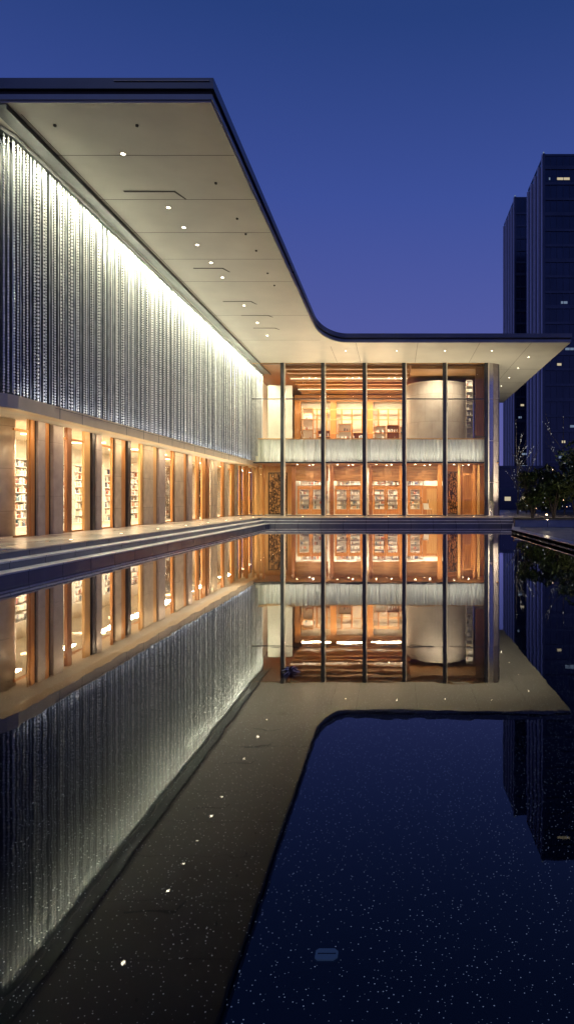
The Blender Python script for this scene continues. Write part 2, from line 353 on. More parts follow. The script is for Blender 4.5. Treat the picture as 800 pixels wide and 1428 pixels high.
# downlights in the soffit
ordn = ['first', 'second', 'third', 'fourth', 'fifth', 'sixth', 'seventh', 'eighth', 'ninth', 'tenth', 'eleventh', 'twelfth']
def disc(mb, x, y, z0, z1, r, n=14, mi=0): mb.tube([(x, y, z0), (x, y, z1)], r, n, mi)
def downlight(x, y, zc, label, group, pw=60, r=.085, lm='lamp', col=CREAM, lit=True):
    o = empty('downlight', (x, y, zc), label, 'downlight', group)
    m1 = MB(); n = 18; vs = []; fs = []
    for (rr, zz) in ((r+.035, 0), (r+.035, -.015), (r, -.02), (r, 0)):
        vs += [(rr*math.cos(2*PI*k/n), rr*math.sin(2*PI*k/n), zz) for k in range(n)]
    for j in range(3):
        fs += [(j*n+k, j*n+(k+1) % n, (j+1)*n+(k+1) % n, (j+1)*n+k) for k in range(n)]
    m1.add(vs, fs); m1.build('trim_ring', 'champ', o)
    m2 = MB(); disc(m2, 0, 0, -.012, -.002, r-.004); m2.build('lens', lm if lit else 'seam', o)
    if pw: spot('downlight_lamp', (x, y, zc-.05), pw, col, (0, 0, -1), 95, .9, .06)
for i, y in enumerate((19.6, 23.2, 24.9, 26.6, 28.6, 30.5, 34.9, 38.3, 41.3)):
    downlight(-8.1-(.12 if i == 0 else 0), y, SOF, 'lit round downlight, %s of the soffit row counted from the near roof corner' % ordn[i], 'downlights over the terrace', pw=55, r=.065)
for i, x in enumerate((-3.4, .2, 3.6, 6.9)):
    downlight(x, 45.5, SOF, 'small downlight above the front steps, %s from the roof bend' % ordn[i], 'downlights over the front steps', pw=90, r=.055)
for i, y in enumerate((47.5, 51.5, 55.5, 59.5, 63.5)):
    downlight(9.9, y, SOF, 'lit downlight under the right roof wing, %s from its front edge' % ordn[i], 'downlights at the right roof end', pw=60, r=.06)

# ------------------------------------------------------------------ side wing, upper storey: backing behind the beads
def curtain_path(off, step):
    """points with outward direction along the curtain line, far end first"""
    pts = []; r = .9-off; cx, cy = XC-.9, 18.6
    y = 54.0
    while y > cy: pts.append((XC-off, y, 1, 0)); y -= step
    arc = r*PI/2; n = max(2, int(arc/step))
    for k in range(n+1):
        t = -k/n*PI/2; pts.append((cx+r*math.cos(t), cy+r*math.sin(t), math.cos(t), math.sin(t)))
    x = cx-step
    while x > -22: pts.append((x, cy-r, 0, -1)); x -= step
    return pts
ZB, ZT = 4.80, SOF
mb = MB(); pts = curtain_path(.34, .075); vs = []; fs = []
for i, (x, y, nx, ny) in enumerate(pts):
    o1 = (0, .045, .06, .045)[i % 4]
    vs += [(x+nx*o1, y+ny*o1, ZB), (x+nx*o1, y+ny*o1, ZT)]
for i in range(len(pts)-1): fs.append((2*i, 2*i+1, 2*i+3, 2*i+2))
mb.add(vs, fs); mb.build('upper_wall', 'back', bld)
# steel frame posts standing behind the beads, one per bay
bay = [18.9+3.6*i for i in range(1, 10)]
for y in [20.9, 22.4]+bay[1:8]:
    p = MB(); p.bev(XC-.24, XC-.10, y-.05, y+.05, ZB, ZT-.05); p.build('frame_post', 'steel', bld)
# bottom beam (champagne metal panels) following the line
def ring(mb, off0, off1, z0, z1, step=.35, mi=0, y_max=None):
    A = curtain_path(off0, step); B = curtain_path(off1, step); n = min(len(A), len(B)); A, B = A[:n], B[:n]
    vs = []; fs = []
    for a, b in zip(A, B): vs += [(a[0], a[1], z0), (a[0], a[1], z1), (b[0], b[1], z1), (b[0], b[1], z0)]
    for i in range(n-1):
        for k in range(4): fs.append((4*i+k, 4*i+(k+1) % 4, 4*i+4+(k+1) % 4, 4*i+4+k))
    mb.add(vs, fs, mi)
mb = MB(); ring(mb, -.14, .32, 4.38, ZB-.03); mb.build('beam', 'beam', bld)
g = MB()
for y in [20.9, 22.4]+[yy+d for yy in bay[1:8] for d in (0, 1.8)]: g.box(XC+.144, XC+.141, y-.012, y+.012, 4.38, ZB-.034)
g.box(XC+.146, XC+.141, 20.6, 49.4, 4.70, 4.712)
g.build('beam_joint', 'seam', bld)
# recess ceiling under the upper storey
mb = MB(); mb.box(XC-.321, XG-10, 17.9, 58, 4.45, 4.53); mb.build('recess_ceiling', 'cream', bld)

# LED strip that washes the beads, with a steel shield added to hide it
mb = MB(); ring(mb, -.08, .14, SOF-.13, SOF-.006, .5); mb.build('curtain_track', 'steel', bld)
led = MB(); led.box(XC+.68, XC+.70, 17.12, 53.8, SOF-.16, SOF-.013, 0); led.box(XC+.16, XC+.68, 17.12, 53.8, SOF-.03, SOF-.013, 0); led.build('led_shield', 'steel', sof)
led = MB(); led.box(XC+.60, XC+.66, 18.0, 53.6, SOF-.038, SOF-.031, 0); led.build('led_strip', 'led', sof)
y = 17.9
while y < 53:                                          # one lamp per led module of 1.5 m
    pw = 125+12*min(1, (y-17.9)/6) - 15*min(1, max(0, (y-28)/12)) if y < YF-1 else 60
    area('led_wash', (XC+.63, y+.75, SOF-.045), .04, 1.46, pw, (1, .97, .64), (-.30, 0, -1), 180); y += 1.5

for (y0, y1) in ((18.7, 27), (27, 35), (35, 43), (43, 49.4)):
    area('bead_uplight', (XC+.09, (y0+y1)/2, ZB-.01), .05, y1-y0, 14, (.85, .92, 1), (-.16, 0, 1), 150)
# ------------------------------------------------------------------ bead curtain
cur = empty('bead_curtain', (XC, 36, SOF), 'tall curtain of glittering crystal strands hanging over the side wing upper wall', 'bead curtain')
def strand_mesh(kind, seed):
    r = random.Random(seed); m_ = MB(); L = ZT-.16-ZB+r.uniform(-.05, .12)
    pts = []; rad = []
    if kind == 'rod':
        n = 24; pts = [(0, 0, -L*i/n) for i in range(n+1)]; rad = [.020 if i % 2 else .014 for i in range(n+1)]
        m_.tube(pts, rad, 6)
        return m_
    z = 0; pts.append((0, 0, 0)); rad.append(.005); z -= .04; q = r.choice((.085, .10, .115))
    while z > -L:
        R_ = q*.36*r.uniform(.85, 1.1)
        pts += [(0, 0, z), (0, 0, z-q*.18), (0, 0, z-q*.55), (0, 0, z-q*.74)]; rad += [.007, R_, R_, .007]; z -= q
    m_.tube(pts, rad, 5); return m_
yy = 19.6
while yy < 53.5:                                       # slate metal vanes between the strands
    v_ = MB(); v_.box(XC-.14-XC, XC+.012-XC, yy-.012-36, yy+.012-36, ZB-.02-SOF, -.14); v_.build('vane', 'vane', cur); yy += .525
protos = []
for k in range(7):
    me = strand_mesh('bead', k).build('bead_strand', 'bead'); protos.append(me.data); bpy.data.objects.remove(me)
rods = []
for k in range(2):
    me = strand_mesh('rod', k).build('bead_strand', 'rod'); rods.append(me.data); bpy.data.objects.remove(me)
path = curtain_path(0, .175)
spots = []
rr = random.Random(3)
for i, (x, y, nx, ny) in enumerate(path):
    if x < -15: continue
    kind = 'rod' if i % 3 == 2 else 'bead'
    spots.append((x-.02+rr.uniform(-.02, .015), y+rr.uniform(-.012, .012), kind, rr.randrange(7), rr.uniform(0, 6.28)))
vis = [s for s in spots if VX+F*s[0]/s[1] > -2]
vis.sort(key=lambda s: s[1])
ind = vis[:100]; rest = [s for s in spots if s not in ind]
for (x, y, kind, k, rz) in ind:
    o = bpy.data.objects.new('bead_strand', protos[k] if kind == 'bead' else rods[k % 2])
    link(o, cur); o.location = Vector((x, y, SOF-.13))-cur.location; o.rotation_euler = (0, 0, rz)
mb = MB()
for (x, y, kind, k, rz) in rest:
    me = protos[k] if kind == 'bead' else rods[k % 2]
    c, s = math.cos(rz), math.sin(rz); mi = 0 if kind == 'bead' else 1
    mb.add([(v.co.x*c-v.co.y*s+x-XC, v.co.x*s+v.co.y*c+y-36, v.co.z-.13) for v in me.vertices], [list(p.vertices) for p in me.polygons], mi)
o = mb.build('bead_strands', ['bead', 'rod'], cur); o['kind'] = 'stuff'

# ------------------------------------------------------------------ side wing ground floor: piers and openings
def dep(px): return -XG*F/(VX-px)
seq = [(43, 50, 'wood'), (51, 61, 'steelw'), (62, 70, 'wood'), (71, 85, 'mauve'), (93, 100, 'woodd'), (117.5, 126, 'woodl'), (127, 131, 'steelw'),
       (131.5, 139, 'mauve'), (156.5, 159, 'wood'), (159.5, 168, 'stone'), (169, 176, 'wood'), (176.5, 181, 'steelw'), (195.5, 199.5, 'woodl'),
       (200, 212.5, 'stone'), (213, 218.5, 'woodl'), (219, 228, 'mauve'), (240, 243, 'wood'), (243.5, 255, 'stone'), (255.5, 260, 'wood'),
       (260.5, 266, 'mauve'), (274, 278, 'wood'), (282, 287.5, 'wood'), (288, 292, 'woodd'), (293, 296.5, 'stone'), (297, 302, 'stone'),
       (309.5, 313, 'wood'), (313.3, 317, 'stone'), (322.5, 327, 'wood'), (327.3, 331, 'stone'), (334, 337, 'wood'), (340, 343, 'wood'), (343.2, 345, 'stone'), (348, 350.4, 'wood')]
for (p0, p1, k) in seq:
    y0, y1 = dep(p0), dep(p1)
    pj = {'wood': 0, 'woodd': .03, 'woodl': .02, 'steelw': .06, 'mauve': .10, 'stone': .05}[k]
    b = MB()
    if k == 'steelw':
        b.bev(XG+pj, XG-.12, y0, y1, FLOOR, 4.45); nm = 'steel_pier'; mat = 'mauve' if p0 == 51 else 'steel'
    elif k.startswith('wood'):
        h = (y1-y0)/2                                           # two boards with a shadow joint
        b.bev(XG+pj, XG-.10, y0, y0+h-.012, FLOOR, 4.45); b.bev(XG+pj-.03, XG-.10, y0+h+.012, y1, FLOOR, 4.45); b.box(XG+pj-.05, XG-.08, y0+h-.012, y0+h+.012, FLOOR, 4.45)
        nm = 'timber_pier'; mat = k
    else:
        b.bev(XG+pj, XG-.12, y0, y1, FLOOR, 4.42, .02); nm = 'stone_pier'; mat = k
    pr_ = b.build(nm, mat, bld)
    g = MB(); g.box(XG-.01, XG-.09, y1+.003, y1+.03, FLOOR, 4.45); g.build('shadow_strip', 'seam', pr_)  # dark strip put in for the shadow line beside the pier
# glass set back behind the piers, door frames
opens = [(22, 41), (85.5, 93), (100.5, 117.5), (139.5, 156.5), (181.5, 195.5), (228.5, 240), (266.5, 274), (302.5, 309.5), (317.3, 322.5), (337, 340)]
for (p0, p1) in opens:
    y0, y1 = dep(p0), dep(p1)
    b = MB(); b.box(XG-.075, XG-.065, y0, y1, FLOOR+.06, 4.0); wn = b.build('window', 'glass', bld)
    f = MB(); f.box(XG-.10, XG-.04, y0, y1, FLOOR, FLOOR+.06); f.box(XG-.10, XG-.04, y0, y1, 4.0, 4.08)
    f.build('window_frame', 'wood', wn)
# round stone column at the near end
b = MB(); b.tube([(-13.2, 21.35, FLOOR), (-13.2, 21.35, 4.45)], .60, 40); b.build('round_column', 'stone', bld, True)
b = MB(); b.bev(-12.17, -12.12, dep(39.6), dep(41), FLOOR, 4.45); b.build('window_post', 'woodl', bld)

# interior of the side wing
XI = -16.3
b = MB(); b.box(XI-.6, XI-.5, 18.6, 58, FLOOR, 4.45); b.build('inner_wall', 'cream', bld)
b = MB(); b.box(-22, XI-.5, 18.55, 18.65, FLOOR, 4.45); b.box(XI-.5, XG-2.5, 57.8, 57.9, FLOOR, 4.45); b.build('end_wall', 'cream', bld)
b = MB(); b.box(XG-.2, XI-.5, 18.6, 57.8, FLOOR+.002, FLOOR+.012); b.build('inner_floor', 'stone', bld)
for i, y in enumerate((22, 26, 30, 34, 38, 42, 46.5, 52)):
    area('interior_lamp', (-13.6, y, 4.36), .35, 2.6, 470, (1, .80, .54))
    d = MB(); d.box(-15.0, -13.4, y-.05, y+.05, 4.40, 4.449); d.build('ceiling_batten', 'warmlamp', bld)
# lamps recessed in the ceiling of the arcade, washing the piers
for i, y in enumerate((19.0, 21.2, 23.6, 26, 28.4, 30.8, 33.2, 35.6, 38, 40.4, 42.8, 45.2, 47.6)):
    spot('pier_lamp', (XC-.75, y, 4.43), 44, (1, .76, .46), (-.25, 0, -1), 120, .9, .06)
for y0, y1 in ((18, 28), (28, 37), (37, 49)):
    area('arcade_lamp', (XC-.38, (y0+y1)/2, 4.442), .06, y1-y0, 85, (1, .72, .42), (-.5, 0, -1), 180)

# ------------------------------------------------------------------ books and shelves
BK = []                                   # (x, y, z, w(along run), d, h, axis, colour)
def shelf_unit(name, loc, width, height, rows, axis, label, group, mat='white', back='white', depth=.34, fill=.8, zbase=0, cols=1, seed=0):
    """open bookcase; axis 'y': runs along y facing +x, axis 'x': runs along x facing -y"""
    r = random.Random(seed); o = empty(name, loc, label, 'bookcase', group)
    def bx(mbb, u0, u1, d0, d1, z0, z1):
        if axis == 'y': mbb.box(-d1, -d0, u0, u1, z0, z1)
        else: mbb.box(u0, u1, d0, d1, z0, z1)
    t = .035
    p = MB(); bx(p, 0, width, depth, depth+.02, zbase, height); p.build('back_panel', back, o)
    cw = width/cols
    for c in range(cols+1):
        u = c*cw; p = MB(); bx(p, max(0, u-t/2), min(width, u+t/2) if 0 < c < cols else (t if c == 0 else width), 0, depth, zbase, height)
        if c == cols: p = MB(); bx(p, width-t, width, 0, depth, zbase, height)
        p.build('upright', mat, o)
    hh = (height-zbase)/rows
    for k in range(rows+1):
        zz = zbase+k*hh-(t if k == rows else 0)
        p = MB(); bx(p, t+.002, width-t-.002, .004, depth-.002, zz, zz+t); p.build('shelf', mat, o)
    for k in range(rows):
        zz = zbase+k*hh+t
        for c in range(cols):
            u = c*cw+t+.02
            while u < (c+1)*cw-t-.1:
                if r.random() > fill: u += r.uniform(.1, .35); continue
                wd = r.uniform(.04, .13); hb = min(hh-.07, r.uniform(.17, .30)); db = r.uniform(.16, .24)
                if u+wd > (c+1)*cw-t-.02: break
                if axis == 'y': q = (loc[0]-.04-db/2, loc[1]+u+wd/2, loc[2]+zz)
                else: q = (loc[0]+u+wd/2, loc[1]+.04+db/2, loc[2]+zz)
                BK.append((*q, wd, db, hb, axis, r.choices(range(8), (6, 2, 2, 3, 1.5, 5, 2, 2))[0])); u += wd+.006
    return o
places = ['behind the first tall opening beside the round column', 'behind the narrow slot between grey pier and brown timber', 'behind the third opening of the arcade',
          'behind the fourth opening, left of a timber and stone pier', 'behind the fifth opening of the arcade', 'behind the sixth opening of the arcade', 'behind the seventh opening', 'behind the eighth opening near the glass front']
for i, y in enumerate((26.2, 29.6, 33.0, 36.4, 39.8, 43.6)):
    shelf_unit('bookcase', (XI, y, FLOOR+.012), 3.2, 3.0, 8, 'y', 'white backlit bookcase full of books, %s in the arcade row' % ordn[i], 'white bookcases in the side wing', cols=2, seed=i, fill=.86)

# ------------------------------------------------------------------ glass front
mulx = [-8.51, -5.40, -2.22, .82, 3.95, 7.15]
names = []
for x in mulx:
    b = MB(); b.bev(x-.20, x+.07, YF-.18, YF+.14, FLOOR, SOF, .015); ml = b.build('mullion', 'steel', bld)
    b = MB(); b.bev(x+.075, x+.155, YF-.20, YF+.10, FLOOR, SOF, .01); b.build('polished_edge', 'edge', ml)
spans = [(XG, mulx[0])]+[(mulx[i], mulx[i+1]) for i in range(5)]
z_tr = [(4.64, .10), (9.55, .06)]
for i, (x0, x1) in enumerate(spans):
    a, c = x0+.17, x1-.205
    if i == 0: a = x0
    for (z0, z1) in ((FLOOR+.05, 4.59), (4.70, 9.51), (9.58, SOF-.08)):
        if i == 0 and z0 > 4.6: a = XC+.02
        b = MB(); b.box(a, c, YF-.006, YF+.006, z0, z1); b.build('window_pane', 'glass', bld)
    for (z0, z1) in ((FLOOR+.001, FLOOR+.05), (4.59, 4.70), (9.51, 9.58), (SOF-.08, SOF-.002)):
        a2 = a if not (i == 0 and z0 < 4.7) else x0
        b = MB(); b.box(a2, c, YF-.06, YF+.06, z0, z1); b.build('transom', 'steel', bld)
b = MB(); b.box(XC+.02, 7.2, YF-.08, YF-.065, SOF-.05, SOF-.004); b.build('head_trim', 'woodl', bld)
# rounded right corner of curved metal panels
def arcwall(cx, cy, r, t0, t1, z0, z1, n=8, th=.08):
    p = [(cx+r*math.cos(t0+(t1-t0)*k/n), cy+r*math.sin(t0+(t1-t0)*k/n)) for k in range(n+1)]
    q = [(cx+(r-th)*math.cos(t0+(t1-t0)*k/n), cy+(r-th)*math.sin(t0+(t1-t0)*k/n)) for k in range(n+1)]
    m_ = MB()
    vs = [(x, y, z0) for x, y in p]+[(x, y, z1) for x, y in p]+[(x, y, z1) for x, y in q]+[(x, y, z0) for x, y in q]; N = n+1; fs = []
    for k in range(n):
        for j in range(4): fs.append((j*N+k, j*N+k+1, ((j+1) % 4)*N+k+1, ((j+1) % 4)*N+k))
    fs += [(0, N, 2*N, 3*N), (n, N+n, 2*N+n, 3*N+n)]
    m_.add(vs, fs); return m_
cx, cy, r = 7.28, YF+.86, .96
for (t0, t1, mt) in ((-92, -68, 'polish'), (-66, -30, 'mauve'), (-28, 2, 'steel')):
    for (z0, z1) in ((FLOOR, 3.1), (3.13, 6.3), (6.33, 9.5), (9.53, SOF-.002)):
        arcwall(cx, cy, r if mt != 'mauve' else r-.015, math.radians(t0), math.radians(t1), z0, z1).build('corner_panel', mt, bld, False)
b = MB(); b.box(8.15, 8.24, YF+.95, YB-4, FLOOR, SOF-.003); b.build('side_wall', 'mauve', bld)
# dark inner panel next to the corner
b = MB(); b.bev(6.35, 7.05, YF+.5, YF+.62, 6.75, SOF-.2); b.build('inner_panel', 'woodd', bld)

# ------------------------------------------------------------------ interior of the front wing
b = MB(); b.box(XG-.3, 8.1, YF+.2, 64, FLOOR+.001, FLOOR+.010); b.build('entrance_floor', 'stone', bld)
b = MB(); b.box(XG+.9, 8.1, 51.5, 66, 4.72, 5.25); b.box(XG+.9, 8.1, 51.3, 51.498, 4.66, 5.25); b.build('floor_slab', 'cream', bld)
b = MB(); b.box(XG+.9, 8.1, YF+.15, 66, 4.60, 4.655); b.build('entrance_ceiling', 'woodh', bld)
b = MB(); b.box(XG, 8.1, 65.9, 66, FLOOR, SOF); b.build('rear_wall', 'woodh', bld)
b = MB(); b.box(XG+.2, XG+.4, YF+4.4, 66, 5.25, SOF); b.box(-10.6, -8.55, 54.3, 54.4, 4.7, SOF-.9); b.build('stair_wall', 'cream', bld)
# timber baffles of the upper ceiling
for i in range(11):
    y = 50.5+i*1.35; zt = SOF-.06*i
    b = MB(); b.box(-8.6, 1.2, y, y+.42, zt-.26, zt-.03); b.build('ceiling_baffle', 'woodh', bld)
b = MB(); b.box(-12, 8.1, 50.0, 66, SOF-.012, SOF-.004); b.build('upper_ceiling', 'woodd', bld)
b = MB(); b.box(1.35, 7.0, 50.4, 53.2, SOF-.30, SOF-.05); b.build('ceiling_bulkhead', 'woodh', bld)
# back wall of the upper floor with framed niches
YW = 60.0
b = MB(); b.box(-9.2, 1.6, YW+.6, YW+.7, 5.25, 11.4); b.build('niche_wall', 'cream', bld)
b = MB(); b.box(-9.2, 1.6, YW-.1, YW+.1, 10.9, 11.5); b.build('niche_header', 'woodh', bld)
for i, x in enumerate((-9.2, -5.9, -2.5, 1.2)):
    b = MB(); b.bev(x, x+.55, YW-.12, YW+.3, 5.25, 10.9); b.build('niche_pillar', 'wood', bld)
for x in (-8.15, -7.2, -6.3, -4.9, -3.95, -3.0, -1.5, -.6, .35):
    b = MB(); b.bev(x, x+.14, YW-.30, YW-.16, 5.25, 10.2); b.build('screen_post', 'wood', bld)
for z in (7.9, 9.15, 10.1):
    b = MB(); b.box(-8.6, 1.2, YW-.155, YW-.125, z, z+.10); b.build('screen_rail', 'woodl', bld)
for j, (x, wdt, h) in enumerate(((-8.4, 1.0, 4.9), (-7.0, 1.15, 2.9), (-5.1, 1.2, 3.5), (-3.75, 1.0, 2.7), (-1.75, 1.0, 3.3), (-.65, 1.15, 3.4), (.55, .65, 3.2))):
    shelf_unit('bookcase', (x, YW-.9+.1*(j % 2), 5.25), wdt, h, 5, 'x', 'timber bookcase on the upper floor behind glass, %s from the left' % ordn[j], 'timber bookcases upstairs', mat='wood', back='woodd' if j % 2 else 'cream', cols=1, seed=40+j, fill=.75, depth=.36)
# pale drum
N = 48; cxd, cyd, rd = 3.85, 56.2, 2.75
b = MB(); b.prism([(cxd+rd*math.cos(2*PI*k/N), cyd+rd*math.sin(2*PI*k/N)) for k in range(N)], 5.25, 11.55); b.build('drum_room', 'drum', bld)
b = MB(); b.prism([(cxd+(rd+.05)*math.cos(2*PI*k/N), cyd+(rd+.05)*math.sin(2*PI*k/N)) for k in range(N)], 11.553, 11.66); b.build('drum_cornice', 'champ', bld)
# slim lit display column beside the drum
dc = shelf_unit('display_case', (5.95, 53.2, 5.25), .55, 6.4, 13, 'x', 'slim tall lit display case beside the pale drum', None, mat='champ', back='white', seed=77, fill=.5); dc['category'] = 'display case'

# white strand balustrade
bal = empty('strand_balustrade', (-2, 51.1, 4.7), 'white pleated strand balustrade along the upper floor behind the glass', 'balustrade')
rb = random.Random(12); vs = []; fs = []; x = -10.75; i = 0; bz = 0
pr = []
while x < 7.9:
    y = 51.1+rb.choice((-.10, .08, 0, .05, -.04))
    pr.append((x, y, 4.74+rb.uniform(0, .05)+(0.25 if rb.random() < .06 else 0))); x += rb.uniform(.03, .11)
for (x, y, z0) in pr: vs += [(x+2, y-51.1, z0-4.7), (x+2, y-51.1, 6.55-4.7)]
for i in range(len(pr)-1): fs.append((2*i, 2*i+1, 2*i+3, 2*i+2))
mb = MB(); mb.add(vs, fs); o = mb.build('strand_screen', 'pleat', bal)
sm = o.modifiers.new('thick', 'SOLIDIFY'); sm.thickness = .012
mb = MB(); mb.box(-8.75, 9.9, -.1, .1, 6.56-4.7, 6.64-4.7); mb.build('handrail', 'woodl', bal)
mb = MB()
mb.box(-8.75, 9.9, -.2, -.14, .0, .03); mb.build('bottom_rail', 'steel', bal)
# ground floor back wall and doors
YD = 53.6
for i, (x0, x1) in enumerate(((-8.3, -5.45), (-5.2, -2.35), (-2.05, .75))):
    s_ = (x1-x0)
    b = MB(); b.box(x0, x1, YD, YD+.12, 3.34, 4.6); b.build('door_header', 'woodh', bld)
    for (q, m_, zt) in ((x0+.02, 'woodd', 4.6), (x1-.32, 'wood', 4.6)):
        b = MB(); b.bev(q, q+.30, YD-1.4, YD-1.1, FLOOR+.01, zt-.01); b.build('timber_pilaster', m_, bld)
    for k in range(2):
        a = x0+.30+k*(s_-.60)/2; c = a+(s_-.60)/2-.02
        d = MB()
        d.box(a, a+.15, YD-.03, YD+.03, FLOOR+.02, 2.93); d.box(c-.15, c, YD-.03, YD+.03, FLOOR+.02, 2.93)
        d.box(a+.15, c-.15, YD-.03, YD+.03, FLOOR+.02, .98); d.box(a+.15, c-.15, YD-.03, YD+.03, 2.62, 2.93)
        dr = d.build('door', 'wood', bld)
        h = MB(); hx = c-.1 if k == 0 else a+.1; h.tube([(hx, YD-.1, 1.4), (hx, YD-.1, 2.0)], .02, 8); h.tube([(hx, YD-.1, 1.45), (hx, YD-.03, 1.45)], .012, 6); h.tube([(hx, YD-.1, 1.95), (hx, YD-.03, 1.95)], .012, 6)
        h.build('handle', 'polish', dr)
        p = MB(); p.box(a+.15, c-.15, YD-.006, YD+.006, .98, 2.62); p.build('pane', 'glass', dr)
    shelf_unit('bookcase', (x0+.2, YD+1.9, FLOOR+.012), s_-.4, 2.9, 7, 'x', 'lit bookcase seen through the %s pair of glazed doors from the left' % ordn[i], 'bookcases behind the glazed doors', mat='white', back='white', cols=2, seed=60+i, fill=.8)
b = MB(); b.box(-8.6, 8.0, YD+2.4, YD+2.5, FLOOR+.01, 4.6); b.build('hall_wall', 'cream', bld)
# fourth bay: one glazed door, plain timber wall with a plain door
b = MB(); b.box(1.0, 4.05, YD, YD+.12, 3.34, 4.6); b.build('door_header', 'woodh', bld)
d = MB(); d.box(1.15, 1.35, YD-.03, YD+.03, FLOOR+.02, 2.93); d.box(2.15, 2.35, YD-.03, YD+.03, FLOOR+.02, 2.93); d.box(1.35, 2.15, YD-.03, YD+.03, FLOOR+.02, .98); d.box(1.35, 2.15, YD-.03, YD+.03, 2.62, 2.93)
dr = d.build('door', 'wood', bld); p = MB(); p.box(1.35, 2.15, YD-.006, YD+.006, .98, 2.62); p.build('pane', 'glass', dr)
h = MB(); h.tube([(2.25, YD-.1, 1.4), (2.25, YD-.1, 2.0)], .02, 8); h.build('handle', 'polish', dr)
b = MB(); b.box(2.37, 4.3, YD-.04, YD+.08, FLOOR+.012, 2.94); b.build('timber_wall', 'wood', bld)
d = MB(); d.box(2.7, 3.55, YD-.085, YD-.045, FLOOR+.02, 2.7); dr = d.build('door', 'woodl', bld)
h = MB(); h.tube([(2.82, YD-.13, 1.5), (2.82, YD-.13, 1.8)], .025, 8); h.build('handle', 'polish', dr)
b = MB(); b.bev(3.5, 3.85, YD-1.9, YD-1.6, FLOOR+.01, 4.59); b.build('timber_pilaster', 'wood', bld)
shelf_unit('bookcase', (1.1, YD+1.9, FLOOR+.012), 1.5, 2.9, 7, 'x', 'narrow lit bookcase behind the single glazed door of the fourth bay', None, mat='white', back='white', cols=1, seed=70)
# fifth bay: tall timber fins and frame
for (x, wd, m_, y) in ((5.15, .2, 'woodl', 52.0), (5.42, .12, 'woodd', 52.1), (6.35, .22, 'wood', 52.0), (6.68, .18, 'woodl', 51.6)):
    b = MB(); b.bev(x, x+wd, y, y+.3, FLOOR+.01, 4.59); b.build('timber_fin', m_, bld)
d = MB(); d.box(5.6, 5.68, 52.3, 52.36, FLOOR+.02, 3.9); d.box(6.25, 6.33, 52.3, 52.36, FLOOR+.02, 3.9); d.box(5.68, 6.25, 52.3, 52.36, 3.8, 3.9); d.box(5.68, 6.25, 52.3, 52.36, FLOOR+.02, FLOOR+.14)
d.box(5.68, 6.25, 52.31, 52.35, 1.85, 1.91); dr = d.build('door', 'wood', bld)
p = MB(); p.box(5.68, 6.25, 52.325, 52.335, FLOOR+.14, 1.85); p.build('pane', 'glass', dr)
b = MB(); b.box(4.35, 8.0, YD+.3, YD+.4, FLOOR+.01, 4.6); b.build('timber_wall', 'wood', bld)
# left-hand bay fins
for (x, wd, m_, y) in ((-11.75, .22, 'wood', 50.9), (-11.3, .16, 'woodl', 51.3), (-10.95, .2, 'woodl', 51.5), (-10.55, .16, 'wood', 51.7)):
    b = MB(); b.bev(x, x+wd, y, y+.3, FLOOR+.01, 4.59); b.build('timber_fin', m_, bld)
b = MB(); b.box(-12.0, -8.5, 54.5, 54.6, FLOOR+.01, 4.6); b.build('timber_wall', 'woodl', bld)

# carved lattice screens
def lattice(name, loc, wd, ht, axis, label, seed):
    r = random.Random(seed); o = empty(name, loc, label, 'screen', 'carved lattice screens')
    f = MB()
    def bx(mbb, u0, u1, d0, d1, z0, z1):
        if axis == 'y': mbb.box(d0, d1, u0, u1, z0, z1)
        else: mbb.box(u0, u1, d0, d1, z0, z1)
    for a in ((0, .07, 0, ht), (wd-.07, wd, 0, ht), (.07, wd-.07, 0, .1), (.07, wd-.07, ht-.08, ht)): bx(f, a[0], a[1], -.04, .04, a[2], a[3])
    f.build('frame', 'dark', o)
    c = MB(); z = .2
    while z < ht-.15:
        for k in range(max(2, int(wd/.28))):
            u = .1+r.uniform(0, wd-.2); a0 = r.uniform(0, 6.28); rr_ = r.uniform(.09, .17); n = 10; tw = r.uniform(3.2, 5.5)
            pts = []
            for q in range(n+1):
                t = a0+tw*q/n; ra = rr_*(1-.55*q/n); uu = min(wd-.06, max(.06, u+ra*math.cos(t))); zz = min(ht-.08, max(.1, z+ra*1.25*math.sin(t)))
                pts.append((0, uu, zz) if axis == 'y' else (uu, 0, zz))
            c.tube(pts, [.030-.014*q/n for q in range(n+1)], 4)
        z += .105
    for k in range(3):
        pts = [((wd*(.25+.25*k)+.10*math.sin(z_*2.3+k*2)), 0, z_) for z_ in [ht*q/22 for q in range(23)]]
        if axis == 'y': pts = [(0, p[0], p[2]) for p in pts]
        c.tube(pts, .022, 4)
    c.build('scrollwork', 'dark', o); return o
lattice('lattice_screen', (-10.3, 53.0, FLOOR+.012), 1.55, 3.45, 'x', 'dark carved lattice screen behind the leftmost glass bay', 1)
lattice('lattice_screen', (4.22, 52.4, FLOOR+.012), 1.05, 3.5, 'x', 'dark carved lattice screen in the rightmost glass bay, by the timber fins', 2)
lattice('lattice_screen', (-14.0, 32.6, FLOOR+.012), 1.6, 3.3, 'y', 'dark carved lattice screen behind the fourth arcade opening', 3)
lattice('lattice_screen', (-13.8, 38.0, FLOOR+.012), 1.8, 3.3, 'y', 'dark carved lattice screen behind the fifth arcade opening', 4)
lattice('lattice_screen', (-13.7, 44.8, FLOOR+.012), 2.0, 3.3, 'y', 'dark carved lattice screen behind the sixth arcade opening', 5)

